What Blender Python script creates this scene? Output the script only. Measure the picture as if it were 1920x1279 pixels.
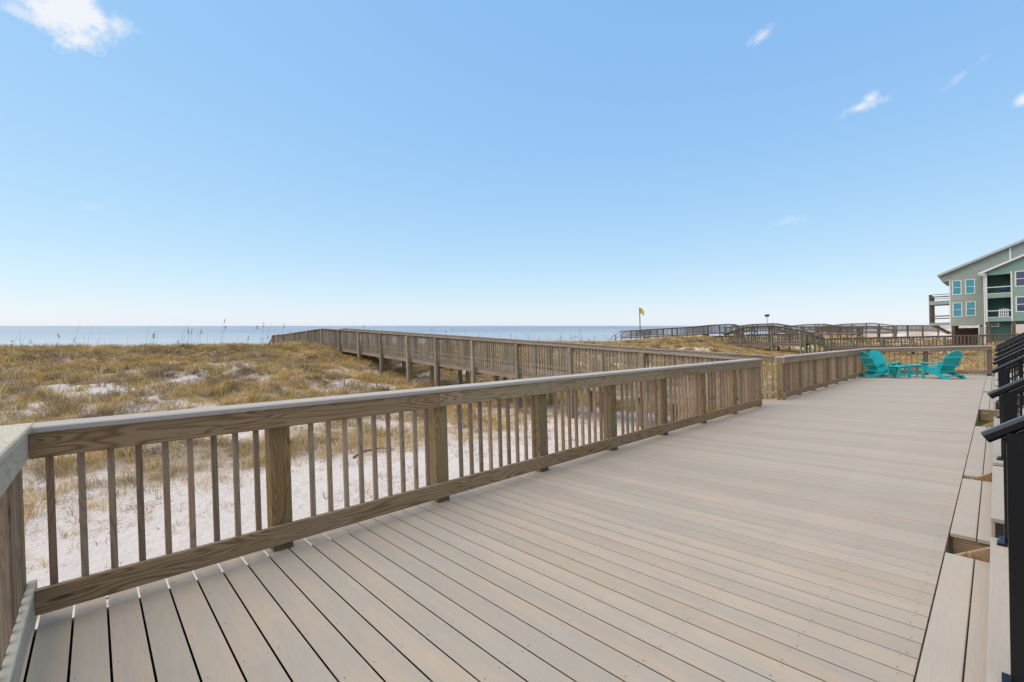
import bpy, bmesh, math, random
import numpy as np
from mathutils import Vector, Matrix

random.seed(7)
rng = np.random.default_rng(11)
scene = bpy.context.scene
for o in list(bpy.data.objects):
    bpy.data.objects.remove(o)

# ------------------------------------------------------------------ camera
EYE = 1.41
cam_data = bpy.data.cameras.new('camera')
cam_data.lens = 15.84
cam_data.sensor_width = 36.0
cam_data.clip_start = 0.05
cam_data.clip_end = 90000
cam = bpy.data.objects.new('camera', cam_data)
scene.collection.objects.link(cam)
AX = ((0.7315954, -0.0273680, 0.6811896), (-0.6811367, 0.0126528, 0.7320469), (-0.0286536, -0.9995453, -0.0093846))
cam.matrix_world = Matrix([(r[0], -r[1], -r[2], t) for r, t in zip(AX, (0, 0, EYE))] + [(0, 0, 0, 1)])
scene.camera = cam

# ------------------------------------------------------------------ sky, sun, exposure
SUN_AZ = Vector((-0.82, 0.57, 0)).normalized()
SUN_EL = math.radians(62)
scene.view_settings.view_transform = 'Standard'
scene.view_settings.look = 'None'
scene.view_settings.exposure = 0.62
scene.view_settings.gamma = 1.0
scene.cycles.max_bounces = 5
scene.cycles.diffuse_bounces = 3
scene.cycles.glossy_bounces = 2
world = bpy.data.worlds.new('World')
scene.world = world
world.use_nodes = True
wt = world.node_tree
wt.nodes.clear()
SEA_N = Vector((0.00439, -0.03732, 0.99929))


def N(t, kind, **kw):
    n = t.nodes.new(kind)
    for k, v in kw.items():
        if k.startswith('i_'):
            n.inputs[k[2:].replace('_', ' ')].default_value = v
        else:
            setattr(n, k, v)
    return n


def M(t, op, a, b=None, c=None, clamp=False):
    n = t.nodes.new('ShaderNodeMath')
    n.operation = op
    n.use_clamp = clamp
    for i, v in enumerate((a, b, c)):
        if v is None:
            continue
        if isinstance(v, (int, float)):
            n.inputs[i].default_value = v
        else:
            t.links.new(v, n.inputs[i])
    return n.outputs[0]


def VM(t, op, a, b=None):
    n = t.nodes.new('ShaderNodeVectorMath')
    n.operation = op
    for i, v in enumerate((a, b)):
        if v is None:
            continue
        if isinstance(v, (tuple, list, Vector)):
            n.inputs[i].default_value = tuple(v)
        else:
            t.links.new(v, n.inputs[i])
    return n


def smooth(t, x, lo, hi):
    n = t.nodes.new('ShaderNodeMapRange')
    n.interpolation_type = 'SMOOTHSTEP'
    t.links.new(x, n.inputs[0])
    n.inputs[1].default_value = lo
    n.inputs[2].default_value = hi
    return n.outputs[0]


def build_world():
    t = wt
    tc = N(t, 'ShaderNodeTexCoord')
    q = SEA_N.rotation_difference(Vector((0, 0, 1))).to_euler()
    mp = N(t, 'ShaderNodeMapping', vector_type='VECTOR')
    mp.inputs['Rotation'].default_value = tuple(q)
    t.links.new(tc.outputs['Generated'], mp.inputs['Vector'])
    sky = N(t, 'ShaderNodeTexSky', sky_type='NISHITA')
    sky.sun_disc = False
    sky.sun_elevation = SUN_EL
    sky.sun_rotation = math.atan2(SUN_AZ.x, SUN_AZ.y)
    sky.altitude = 0
    sky.air_density = 1.0
    sky.dust_density = 0.2
    sky.ozone_density = 1.6
    t.links.new(mp.outputs[0], sky.inputs['Vector'])
    d = VM(t, 'NORMALIZE', tc.outputs['Generated']).outputs[0]
    noi = N(t, 'ShaderNodeTexNoise', i_Scale=9.0, i_Detail=7.0, i_Roughness=0.6)
    t.links.new(d, noi.inputs['Vector'])
    noi2 = N(t, 'ShaderNodeTexNoise', i_Scale=34.0, i_Detail=6.0, i_Roughness=0.65)
    t.links.new(d, noi2.inputs['Vector'])
    n1 = M(t, 'SUBTRACT', noi.outputs[0], 0.5)
    n2 = M(t, 'SUBTRACT', noi2.outputs[0], 0.5)
    mask = None
    # direction, half width, half height, tilt, opacity, raggedness
    clouds = [((-0.0057, 0.8814, 0.4724), 0.060, 0.046, -0.10, 1.0, 1.5),
              ((-0.0579, 0.8889, 0.4544), 0.030, 0.014, -0.1, 0.55, 1.6),
              ((0.040, 0.8780, 0.4770), 0.034, 0.024, 0.25, 0.8, 1.6),
              ((0.8315, 0.2589, 0.4915), 0.034, 0.017, 0.30, 0.75, 1.7),
              ((0.9224, 0.1463, 0.3565), 0.034, 0.0125, 0.16, 1.0, 1.3),
              ((0.9190, 0.1315, 0.3640), 0.015, 0.015, 0.0, 1.0, 1.2),
              ((0.9512, -0.0312, 0.3069), 0.014, 0.012, 0.0, 1.0, 1.0),
              ((0.9331, 0.0311, 0.3583), 0.024, 0.007, 0.6, 0.28, 2.4),
              ((0.9434, 0.2651, 0.1994), 0.028, 0.009, 0.1, 0.22, 2.4),
              ((0.0101, 0.9736, 0.2282), 0.025, 0.008, 0.1, 0.15, 2.4)]
    for c, w, h, tilt, op, rag in clouds:
        cv = Vector(c).normalized()
        e1 = cv.cross(Vector((0, 0, 1))).normalized()
        e2 = e1.cross(cv).normalized()
        a1 = e1 * math.cos(tilt) + e2 * math.sin(tilt)
        a2 = -e1 * math.sin(tilt) + e2 * math.cos(tilt)
        x = M(t, 'DIVIDE', VM(t, 'DOT_PRODUCT', d, a1).outputs['Value'], w)
        y = M(t, 'DIVIDE', VM(t, 'DOT_PRODUCT', d, a2).outputs['Value'], h)
        f = VM(t, 'DOT_PRODUCT', d, cv).outputs['Value']
        r = M(t, 'SQRT', M(t, 'ADD', M(t, 'MULTIPLY', x, x), M(t, 'MULTIPLY', y, y)))
        nn = M(t, 'ADD', M(t, 'MULTIPLY', n1, 1.1 * rag), M(t, 'MULTIPLY', n2, 1.5 * rag))
        v = M(t, 'ADD', M(t, 'SUBTRACT', 1.0, r), nn)
        m = smooth(t, v, -0.05, 0.75 if w > 0.04 else 1.15)
        m = M(t, 'MULTIPLY', m, M(t, 'GREATER_THAN', f, 0.5))
        m = M(t, 'MULTIPLY', m, op)
        mask = m if mask is None else M(t, 'MAXIMUM', mask, m)
    # the camera's rendering of the sky: a gentle response for each channel
    sp = N(t, 'ShaderNodeSeparateColor')
    t.links.new(sky.outputs[0], sp.inputs[0])
    cb = N(t, 'ShaderNodeCombineColor')
    for i, (lo, hi, g) in enumerate(((1.118, 1.72, 0.61), (1.814, 3.28, 0.42), (3.20, 5.72, 0.16))):
        v = M(t, 'POWER', M(t, 'MAXIMUM', M(t, 'DIVIDE', sp.outputs[i], lo), 0.02), g)
        t.links.new(M(t, 'MULTIPLY', v, hi), cb.inputs[i])
    mix = N(t, 'ShaderNodeMix', data_type='RGBA')
    t.links.new(mask, mix.inputs[0])
    t.links.new(cb.outputs[0], mix.inputs[6])
    mix.inputs[7].default_value = (5.7, 5.9, 6.3, 1)
    bg = N(t, 'ShaderNodeBackground')
    bg.inputs['Strength'].default_value = 0.1
    t.links.new(mix.outputs[2], bg.inputs['Color'])
    out = N(t, 'ShaderNodeOutputWorld')
    t.links.new(bg.outputs[0], out.inputs['Surface'])


build_world()
sun_data = bpy.data.lights.new('sun', 'SUN')
sun_data.energy = 2.15
sun_data.angle = math.radians(95)
sun_data.color = (1.0, 0.91, 0.78)
sun = bpy.data.objects.new('sun', sun_data)
scene.collection.objects.link(sun)
sdir = SUN_AZ * math.cos(SUN_EL) + Vector((0, 0, math.sin(SUN_EL)))
sun.rotation_euler = sdir.to_track_quat('Z', 'Y').to_euler()
sun.location = (-10, 12, 20)

# ------------------------------------------------------------------ materials
MATS = {}


def new_mat(name):
    m = bpy.data.materials.new(name)
    m.use_nodes = True
    t = m.node_tree
    b = t.nodes['Principled BSDF']
    MATS[name] = m
    return m, t, b


def plain(name, col, rough=0.6, metal=0.0, spec=0.4, vary=0.12, scale=3.0):
    m, t, b = new_mat(name)
    tc = N(t, 'ShaderNodeTexCoord')
    no = N(t, 'ShaderNodeTexNoise', i_Scale=scale, i_Detail=5.0)
    t.links.new(tc.outputs['Object'], no.inputs['Vector'])
    k = M(t, 'MULTIPLY_ADD', no.outputs[0], 2 * vary, 1 - vary)
    mx = VM(t, 'SCALE', tuple(col[:3]))
    t.links.new(k, mx.inputs['Scale'])
    t.links.new(mx.outputs[0], b.inputs['Base Color'])
    b.inputs['Roughness'].default_value = rough
    b.inputs['Metallic'].default_value = metal
    b.inputs['Specular IOR Level'].default_value = spec
    return m


def wood(name, light, dark, grey, axis='X', grey_amt=0.3, contrast=1.0, tone=0.22, bump=0.25):
    """Weathered softwood: long grain figure with knots, fine fibre, grey patches, a tone for each piece."""
    m, t, b = new_mat(name)
    tc = N(t, 'ShaderNodeTexCoord')
    oi = N(t, 'ShaderNodeObjectInfo')
    off = VM(t, 'SCALE', (37.0, 53.0, 71.0))
    t.links.new(oi.outputs['Random'], off.inputs['Scale'])
    base = VM(t, 'ADD', tc.outputs['Object'], off.outputs[0]).outputs[0]
    along = {'X': 0, 'Z': 2}[axis]

    def coords(a, c):
        s = [c, c, c]
        s[along] = a
        return VM(t, 'MULTIPLY', base, tuple(s)).outputs[0]
    fig = N(t, 'ShaderNodeTexNoise', i_Scale=1.0, i_Detail=1.5, i_Roughness=0.45, i_Distortion=0.35)
    t.links.new(coords(1.05, 10.5), fig.inputs['Vector'])
    ring = M(t, 'SINE', M(t, 'MULTIPLY', fig.outputs[0], 88.0))
    ring = M(t, 'MULTIPLY_ADD', ring, 0.5, 0.5)
    ring = M(t, 'POWER', ring, 2.2)
    fib = N(t, 'ShaderNodeTexNoise', i_Scale=1.0, i_Detail=4.0, i_Roughness=0.7)
    t.links.new(coords(5.0, 170.0), fib.inputs['Vector'])
    pat = N(t, 'ShaderNodeTexNoise', i_Scale=1.0, i_Detail=4.0)
    t.links.new(coords(1.6, 5.0), pat.inputs['Vector'])
    mx = N(t, 'ShaderNodeMix', data_type='RGBA')
    g = M(t, 'MULTIPLY', ring, 0.85 * contrast)
    g = M(t, 'ADD', g, M(t, 'MULTIPLY', M(t, 'SUBTRACT', fib.outputs[0], 0.45), 0.9), clamp=True)
    t.links.new(g, mx.inputs[0])
    mx.inputs[6].default_value = (*light, 1)
    mx.inputs[7].default_value = (*dark, 1)
    mg = N(t, 'ShaderNodeMix', data_type='RGBA')
    t.links.new(M(t, 'MULTIPLY', smooth(t, pat.outputs[0], 0.38, 0.68), grey_amt * 1.6, clamp=True), mg.inputs[0])
    t.links.new(mx.outputs[2], mg.inputs[6])
    mg.inputs[7].default_value = (*grey, 1)
    # knots
    vor = N(t, 'ShaderNodeTexVoronoi', i_Scale=1.0)
    t.links.new(coords(1.7, 6.5), vor.inputs['Vector'])
    kn = smooth(t, vor.outputs['Distance'], 0.13, 0.05)
    mk = N(t, 'ShaderNodeMix', data_type='RGBA')
    t.links.new(M(t, 'MULTIPLY', kn, 0.7), mk.inputs[0])
    t.links.new(mg.outputs[2], mk.inputs[6])
    mk.inputs[7].default_value = (dark[0] * .45, dark[1] * .42, dark[2] * .4, 1)
    hs = N(t, 'ShaderNodeHueSaturation')
    t.links.new(mk.outputs[2], hs.inputs['Color'])
    t.links.new(M(t, 'MULTIPLY_ADD', oi.outputs['Random'], 2 * tone, 1 - tone), hs.inputs['Value'])
    rnd2 = M(t, 'FRACT', M(t, 'MULTIPLY', oi.outputs['Random'], 17.31))
    t.links.new(M(t, 'MULTIPLY_ADD', rnd2, 0.018, 0.491), hs.inputs['Hue'])
    t.links.new(M(t, 'MULTIPLY_ADD', rnd2, -0.22, 1.10), hs.inputs['Saturation'])
    t.links.new(hs.outputs[0], b.inputs['Base Color'])
    b.inputs['Roughness'].default_value = 0.78
    b.inputs['Specular IOR Level'].default_value = 0.22
    bp = N(t, 'ShaderNodeBump', i_Strength=bump, i_Distance=0.004)
    t.links.new(M(t, 'ADD', M(t, 'MULTIPLY', ring, -0.5), fib.outputs[0]), bp.inputs['Height'])
    t.links.new(bp.outputs[0], b.inputs['Normal'])
    return m


wood('lumber_x', (0.390, 0.246, 0.124), (0.185, 0.105, 0.045), (0.315, 0.226, 0.142), 'X', tone=0.10)
wood('lumber_z', (0.305, 0.204, 0.092), (0.145, 0.092, 0.033), (0.24, 0.17, 0.097), 'Z', tone=0.15)
wood('baluster_wood', (0.370, 0.235, 0.140), (0.235, 0.140, 0.080), (0.31, 0.23, 0.16), 'Z', tone=0.30)
wood('cap_wood', (0.475, 0.385, 0.315), (0.37, 0.295, 0.235), (0.49, 0.405, 0.34), 'X', grey_amt=0.5, contrast=0.6, tone=0.06)
wood('pale_wood', (0.50, 0.415, 0.295), (0.33, 0.275, 0.185), (0.52, 0.445, 0.335), 'X', grey_amt=0.5, contrast=0.8, tone=0.05, bump=0.12)
wood('grey_wood_x', (0.345, 0.25, 0.178), (0.21, 0.155, 0.105), (0.36, 0.29, 0.225), 'X', grey_amt=0.5, tone=0.18)
wood('grey_wood_z', (0.345, 0.25, 0.165), (0.20, 0.15, 0.09), (0.34, 0.275, 0.20), 'Z', grey_amt=0.5, tone=0.28)
wood('old_wood_x', (0.205, 0.142, 0.095), (0.12, 0.083, 0.056), (0.26, 0.20, 0.15), 'X', grey_amt=0.45, tone=0.15)
wood('old_wood_z', (0.155, 0.107, 0.072), (0.09, 0.062, 0.042), (0.19, 0.145, 0.108), 'Z', grey_amt=0.4, tone=0.2)
wood('green_post_wood', (0.20, 0.21, 0.115), (0.12, 0.13, 0.065), (0.25, 0.25, 0.165), 'Z', grey_amt=0.5, tone=0.15)


def deck_mat(name, a, c):
    m, t, b = new_mat(name)
    tc = N(t, 'ShaderNodeTexCoord')
    oi = N(t, 'ShaderNodeObjectInfo')
    off = VM(t, 'SCALE', (91.0, 37.0, 11.0))
    t.links.new(oi.outputs['Random'], off.inputs['Scale'])
    base = VM(t, 'ADD', tc.outputs['Object'], off.outputs[0]).outputs[0]
    n1 = N(t, 'ShaderNodeTexNoise', i_Scale=1.0, i_Detail=2.0, i_Roughness=0.5)
    t.links.new(VM(t, 'MULTIPLY', base, (1.3, 11.0, 1.0)).outputs[0], n1.inputs['Vector'])
    n2 = N(t, 'ShaderNodeTexNoise', i_Scale=1.0, i_Detail=5.0, i_Roughness=0.7)
    t.links.new(VM(t, 'MULTIPLY', base, (9.0, 150.0, 1.0)).outputs[0], n2.inputs['Vector'])
    n3 = N(t, 'ShaderNodeTexNoise', i_Scale=1.0, i_Detail=4.0, i_Roughness=0.6)
    t.links.new(VM(t, 'MULTIPLY', tc.outputs['Object'], (2.2, 2.2, 2.2)).outputs[0], n3.inputs['Vector'])
    mx = N(t, 'ShaderNodeMix', data_type='RGBA')
    t.links.new(smooth(t, n1.outputs[0], 0.36, 0.66), mx.inputs[0])
    mx.inputs[6].default_value = (*a, 1)
    mx.inputs[7].default_value = (*c, 1)
    v = M(t, 'MULTIPLY_ADD', n2.outputs[0], 0.30, 0.85)
    v = M(t, 'MULTIPLY', v, M(t, 'MULTIPLY_ADD', oi.outputs['Random'], 0.13, 0.935))
    v = M(t, 'MULTIPLY', v, M(t, 'MULTIPLY_ADD', n3.outputs[0], 0.16, 0.92))
    sc = VM(t, 'SCALE', mx.outputs[2])
    t.links.new(v, sc.inputs['Scale'])
    t.links.new(sc.outputs[0], b.inputs['Base Color'])
    b.inputs['Roughness'].default_value = 0.62
    b.inputs['Specular IOR Level'].default_value = 0.3
    bp = N(t, 'ShaderNodeBump', i_Strength=0.2, i_Distance=0.002)
    t.links.new(n2.outputs[0], bp.inputs['Height'])
    t.links.new(bp.outputs[0], b.inputs['Normal'])
    return m


deck_mat('composite_board', (0.402, 0.324, 0.241), (0.455, 0.338, 0.238))
deck_mat('composite_step', (0.435, 0.357, 0.275), (0.450, 0.355, 0.268))
plain('screw_head', (0.10, 0.09, 0.085), 0.5, 0.5)
plain('black_metal', (0.004, 0.004, 0.006), 0.30, 0.0, 0.4, 0.1)
plain('teal_plastic', (0.016, 0.40, 0.39), 0.45, 0.0, 0.4, 0.06)
plain('white_trim', (0.74, 0.68, 0.62), 0.6)
plain('rake_grey', (0.47, 0.45, 0.40), 0.6)
plain('roof_metal', (0.32, 0.34, 0.34), 0.5)
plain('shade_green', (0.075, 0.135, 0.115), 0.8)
plain('flag_cloth', (0.50, 0.38, 0.02), 0.8)
plain('dark_box', (0.03, 0.025, 0.025), 0.7)
plain('underdeck_shade', (0.006, 0.005, 0.004), 0.9, 0.0, 0.1)  # near-black stand-in for the shade under the boards, keeps the gaps dark
plain('pole_metal', (0.30, 0.29, 0.27), 0.5)
plain('white_plastic', (0.75, 0.75, 0.74), 0.5)
plain('navy_cloth', (0.03, 0.05, 0.13), 0.7)
plain('dry_stalk', (0.16, 0.10, 0.06), 0.9)
plain('palm_trunk', (0.20, 0.15, 0.10), 0.9)
plain('palm_frond', (0.36, 0.29, 0.18), 0.8, vary=0.3)


def siding(name, col):
    m, t, b = new_mat(name)
    tc = N(t, 'ShaderNodeTexCoord')
    sep = N(t, 'ShaderNodeSeparateXYZ')
    t.links.new(tc.outputs['Object'], sep.inputs[0])
    saw = M(t, 'FRACT', M(t, 'MULTIPLY', sep.outputs[2], 6.2))
    no = N(t, 'ShaderNodeTexNoise', i_Scale=1.2, i_Detail=6.0)
    t.links.new(tc.outputs['Object'], no.inputs['Vector'])
    sc = VM(t, 'SCALE', col)
    t.links.new(M(t, 'MULTIPLY', M(t, 'MULTIPLY_ADD', no.outputs[0], 0.4, 0.8), M(t, 'MULTIPLY_ADD', smooth(t, saw, 0.0, 0.12), 0.14, 0.88)), sc.inputs['Scale'])
    t.links.new(sc.outputs[0], b.inputs['Base Color'])
    b.inputs['Roughness'].default_value = 0.7
    bp = N(t, 'ShaderNodeBump', i_Strength=0.6, i_Distance=0.02)
    t.links.new(M(t, 'SUBTRACT', 1.0, saw), bp.inputs['Height'])
    t.links.new(bp.outputs[0], b.inputs['Normal'])


siding('siding_grey_green', (0.315, 0.335, 0.28))
siding('siding_green', (0.22, 0.315, 0.255))


def glass(name, col):
    m, t, b = new_mat(name)
    tc = N(t, 'ShaderNodeTexCoord')
    no = N(t, 'ShaderNodeTexNoise', i_Scale=1.6, i_Detail=2.0)
    t.links.new(tc.outputs['Object'], no.inputs['Vector'])
    sc = VM(t, 'SCALE', col)
    t.links.new(M(t, 'MULTIPLY_ADD', no.outputs[0], 0.8, 0.6), sc.inputs['Scale'])
    t.links.new(sc.outputs[0], b.inputs['Base Color'])
    b.inputs['Roughness'].default_value = 0.06
    b.inputs['Specular IOR Level'].default_value = 0.9


glass('blue_glass', (0.02, 0.27, 0.36))
glass('dark_glass', (0.03, 0.045, 0.10))


def sand_mat():
    m, t, b = new_mat('sand')
    geo = N(t, 'ShaderNodeNewGeometry')
    at = N(t, 'ShaderNodeAttribute', attribute_name='litter')
    n1 = N(t, 'ShaderNodeTexNoise', i_Scale=0.7, i_Detail=6.0, i_Roughness=0.6)
    n2 = N(t, 'ShaderNodeTexNoise', i_Scale=14.0, i_Detail=6.0, i_Roughness=0.75)
    n3 = N(t, 'ShaderNodeTexNoise', i_Scale=3.2, i_Detail=5.0, i_Roughness=0.65)
    for n in (n1, n2, n3):
        t.links.new(geo.outputs['Position'], n.inputs['Vector'])
    mx = N(t, 'ShaderNodeMix', data_type='RGBA')
    t.links.new(n1.outputs[0], mx.inputs[0])
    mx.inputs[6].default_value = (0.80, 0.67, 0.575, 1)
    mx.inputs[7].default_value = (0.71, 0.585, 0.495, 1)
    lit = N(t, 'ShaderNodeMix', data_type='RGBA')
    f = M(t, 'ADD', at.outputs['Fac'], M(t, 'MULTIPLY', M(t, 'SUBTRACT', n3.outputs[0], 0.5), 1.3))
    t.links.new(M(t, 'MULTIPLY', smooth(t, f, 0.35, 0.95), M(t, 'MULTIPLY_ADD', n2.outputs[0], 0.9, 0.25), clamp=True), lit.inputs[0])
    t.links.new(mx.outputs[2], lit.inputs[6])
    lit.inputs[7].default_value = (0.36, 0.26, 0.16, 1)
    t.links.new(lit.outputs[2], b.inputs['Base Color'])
    b.inputs['Roughness'].default_value = 0.95
    b.inputs['Specular IOR Level'].default_value = 0.1
    bp = N(t, 'ShaderNodeBump', i_Strength=0.9, i_Distance=0.14)
    t.links.new(M(t, 'ADD', n3.outputs[0], M(t, 'MULTIPLY', n2.outputs[0], 0.35)), bp.inputs['Height'])
    t.links.new(bp.outputs[0], b.inputs['Normal'])


sand_mat()


def sea_mat():
    m, t, b = new_mat('sea_water')
    geo = N(t, 'ShaderNodeNewGeometry')
    pos = VM(t, 'MULTIPLY', geo.outputs['Position'], (0.010, 0.05, 0.05)).outputs[0]
    n1 = N(t, 'ShaderNodeTexNoise', i_Scale=1.0, i_Detail=7.0, i_Roughness=0.6)
    t.links.new(pos, n1.inputs['Vector'])
    n2 = N(t, 'ShaderNodeTexNoise', i_Scale=0.0035, i_Detail=3.0)
    t.links.new(geo.outputs['Position'], n2.inputs['Vector'])
    mx = N(t, 'ShaderNodeMix', data_type='RGBA')
    t.links.new(smooth(t, n2.outputs[0], 0.35, 0.65), mx.inputs[0])
    mx.inputs[6].default_value = (0.245, 0.285, 0.315, 1)
    mx.inputs[7].default_value = (0.315, 0.35, 0.365, 1)
    sep = N(t, 'ShaderNodeSeparateXYZ')
    t.links.new(geo.outputs['Position'], sep.inputs[0])
    sh = N(t, 'ShaderNodeMix', data_type='RGBA')
    t.links.new(M(t, 'MULTIPLY', smooth(t, sep.outputs[1], 520.0, 90.0), M(t, 'MULTIPLY_ADD', n1.outputs[0], 0.5, 0.6), clamp=True), sh.inputs[0])
    t.links.new(mx.outputs[2], sh.inputs[6])
    sh.inputs[7].default_value = (0.44, 0.455, 0.44, 1)     # pale sandbank shallows
    t.links.new(sh.outputs[2], b.inputs['Base Color'])
    b.inputs['Roughness'].default_value = 0.45
    b.inputs['Specular IOR Level'].default_value = 0.5
    bp = N(t, 'ShaderNodeBump', i_Strength=0.9, i_Distance=2.5)
    t.links.new(n1.outputs[0], bp.inputs['Height'])
    t.links.new(bp.outputs[0], b.inputs['Normal'])


sea_mat()


def grass_mat():
    m, t, b = new_mat('dune_grass')
    at = N(t, 'ShaderNodeAttribute', attribute_name='tint')
    t.links.new(at.outputs['Color'], b.inputs['Base Color'])
    b.inputs['Roughness'].default_value = 0.85
    b.inputs['Specular IOR Level'].default_value = 0.15
    tr = N(t, 'ShaderNodeBsdfTranslucent')
    t.links.new(at.outputs['Color'], tr.inputs['Color'])
    ms = N(t, 'ShaderNodeMixShader')
    ms.inputs[0].default_value = 0.3
    t.links.new(b.outputs[0], ms.inputs[1])
    t.links.new(tr.outputs[0], ms.inputs[2])
    t.links.new(ms.outputs[0], t.nodes['Material Output'].inputs['Surface'])


grass_mat()

# ------------------------------------------------------------------ building helpers
COL = scene.collection


def link(o, parent=None):
    COL.objects.link(o)
    if parent is not None:
        o.parent = parent
    return o


def tag(o, label=None, cat=None, group=None, kind=None):
    if label:
        o['label'] = label
    if cat:
        o['category'] = cat
    if group:
        o['group'] = group
    if kind:
        o['kind'] = kind
    return o


def empty(name, loc=(0, 0, 0), rz=0.0, parent=None):
    o = bpy.data.objects.new(name, None)
    o.empty_display_size = 0.2
    o.location = loc
    o.rotation_euler = (0, 0, rz)
    return link(o, parent)


def thing(name, label, cat, loc=(0, 0, 0), rz=0.0, group=None):
    return tag(empty(name, loc, rz), label, cat, group)


def mesh_obj(name, verts, faces, mat, parent=None, smooth_shade=False):
    me = bpy.data.meshes.new(name)
    me.from_pydata([tuple(v) for v in verts], [], faces)
    me.materials.append(MATS[mat])
    if smooth_shade:
        me.polygons.foreach_set('use_smooth', [True] * len(me.polygons))
    return link(bpy.data.objects.new(name, me), parent)


def prism_geo(L, w, h, c):
    """Box along local X (length L), width w in Y, height h in Z, long edges eased by c."""
    prof = [(-w/2 + c, -h/2), (w/2 - c, -h/2), (w/2, -h/2 + c), (w/2, h/2 - c), (w/2 - c, h/2), (-w/2 + c, h/2), (-w/2, h/2 - c), (-w/2, -h/2 + c)]
    v = [(-L/2, y, z) for y, z in prof] + [(L/2, y, z) for y, z in prof]
    f = [tuple(range(7, -1, -1)), tuple(range(8, 16))]
    f += [(i, (i + 1) % 8, 8 + (i + 1) % 8, 8 + i) for i in range(8)]
    return v, f


CACHE = {}


def board_mesh(L):
    """Composite decking: eased top edges over a grooved side, so joints read as dark slots."""
    key = ('board', round(L, 3))
    if key not in CACHE:
        w, c, g = BW / 2, 0.0002, 0.020
        prof = [(-w + g, -0.0125), (w - g, -0.0125), (w - g, 0.0060), (w, 0.0122), (w, 0.0125 - c), (w - c, 0.0125), (-w + c, 0.0125), (-w, 0.0125 - c), (-w, 0.0122), (-w + g, 0.0060)]
        k = len(prof)
        v = [(-L/2, y, z) for y, z in prof] + [(L/2, y, z) for y, z in prof]
        f = [tuple(range(k - 1, -1, -1)), tuple(range(k, 2 * k))] + [(i, (i + 1) % k, k + (i + 1) % k, k + i) for i in range(k)]
        me = bpy.data.meshes.new('deck_board')
        me.from_pydata(v, [], f)
        me.materials.append(MATS['composite_board'])
        CACHE[key] = me
    return CACHE[key]


def piece_mesh(name, L, w, h, c, mat, axis='X'):
    key = (name, round(L, 3), w, h, c, mat, axis)
    if key not in CACHE:
        v, f = prism_geo(L, w, h, c)
        if axis == 'Z':          # length stands up: local x -> z
            v = [(-z, y, x) for x, y, z in v]
        me = bpy.data.meshes.new(name)
        me.from_pydata(v, [], f)
        me.materials.append(MATS[mat])
        CACHE[key] = me
    return CACHE[key]


def beam(name, p0, p1, w, h, mat, parent=None, c=0.004, roll=0.0):
    """A straight member from p0 to p1 (centre line); h measured upward, w sideways."""
    p0, p1 = Vector(p0), Vector(p1)
    d = p1 - p0
    L = d.length
    x = d.normalized()
    y = Vector((0, 0, 1)).cross(x)
    if y.length < 1e-5:
        y = Vector((0, 1, 0))
    y.normalize()
    z = x.cross(y)
    o = bpy.data.objects.new(name, piece_mesh(name, L, w, h, c, mat))
    R = Matrix((x, y, z)).transposed().to_4x4()
    if roll:
        R = R @ Matrix.Rotation(roll, 4, 'X')
    o.matrix_local = Matrix.Translation((p0 + p1) / 2) @ R
    return link(o, parent)


def stick(name, x, y, z0, z1, w, d, mat, parent=None, c=0.003, rz=0.0):
    """Upright member standing at x, y from z0 to z1; w along x, d along y."""
    o = bpy.data.objects.new(name, piece_mesh(name, z1 - z0, d, w, c, mat, 'Z'))
    o.location = (x, y, (z0 + z1) / 2)
    o.rotation_euler = (0, 0, rz)
    return link(o, parent)


def joined(name, boxes, mat, parent=None, kind='stuff'):
    """Many small boxes (centre, half sizes, optional direction slope) as one mesh."""
    vs, fs = [], []
    for (p0, p1, w, h) in boxes:
        p0, p1 = Vector(p0), Vector(p1)
        x = (p1 - p0).normalized()
        y = Vector((0, 0, 1)).cross(x)
        if y.length < 1e-4:
            y = Vector((0, 1, 0))
        y.normalize()
        z = x.cross(y)
        b = len(vs)
        for p in (p0, p1):
            for sy, sz in ((-1, -1), (1, -1), (1, 1), (-1, 1)):
                vs.append(p + y * (sy * w / 2) + z * (sz * h / 2))
        fs += [(b + 3, b + 2, b + 1, b), (b + 4, b + 5, b + 6, b + 7)]
        fs += [(b + i, b + (i + 1) % 4, b + 4 + (i + 1) % 4, b + 4 + i) for i in range(4)]
    o = mesh_obj(name, vs, fs, mat, parent)
    if kind:
        o['kind'] = kind
    return o


def box(name, x0, x1, y0, y1, z0, z1, mat, parent=None):
    v = [(x, y, z) for z in (z0, z1) for x, y in ((x0, y0), (x1, y0), (x1, y1), (x0, y1))]
    f = [(3, 2, 1, 0), (4, 5, 6, 7), (0, 1, 5, 4), (1, 2, 6, 5), (2, 3, 7, 6), (3, 0, 4, 7)]
    return mesh_obj(name, v, f, mat, parent)


def plate(name, pts, n, thick, mat, parent=None):
    """A flat outline (3-D points, in order) given a thickness along n."""
    pts = [Vector(p) for p in pts]
    n = Vector(n).normalized() * thick
    k = len(pts)
    v = pts + [p + n for p in pts]
    f = [tuple(range(k - 1, -1, -1)), tuple(range(k, 2 * k))] + [(i, (i + 1) % k, k + (i + 1) % k, k + i) for i in range(k)]
    return mesh_obj(name, v, f, mat, parent)


SU, SV = -0.02052, -0.02935


def dz(x, y):
    return SU * x + SV * y


# ------------------------------------------------------------------ terrain and sea
def vnoise(x, y, s, seed):
    r = np.random.default_rng(seed)
    T = r.random((256, 256))
    u, v = x / s, y / s
    i, j = np.floor(u).astype(int), np.floor(v).astype(int)
    fu, fv = u - i, v - j
    fu, fv = fu * fu * (3 - 2 * fu), fv * fv * (3 - 2 * fv)
    g = lambda a, b: T[a % 256, b % 256]
    return (g(i, j) * (1 - fu) + g(i + 1, j) * fu) * (1 - fv) + (g(i, j + 1) * (1 - fu) + g(i + 1, j + 1) * fu) * fv


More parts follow.
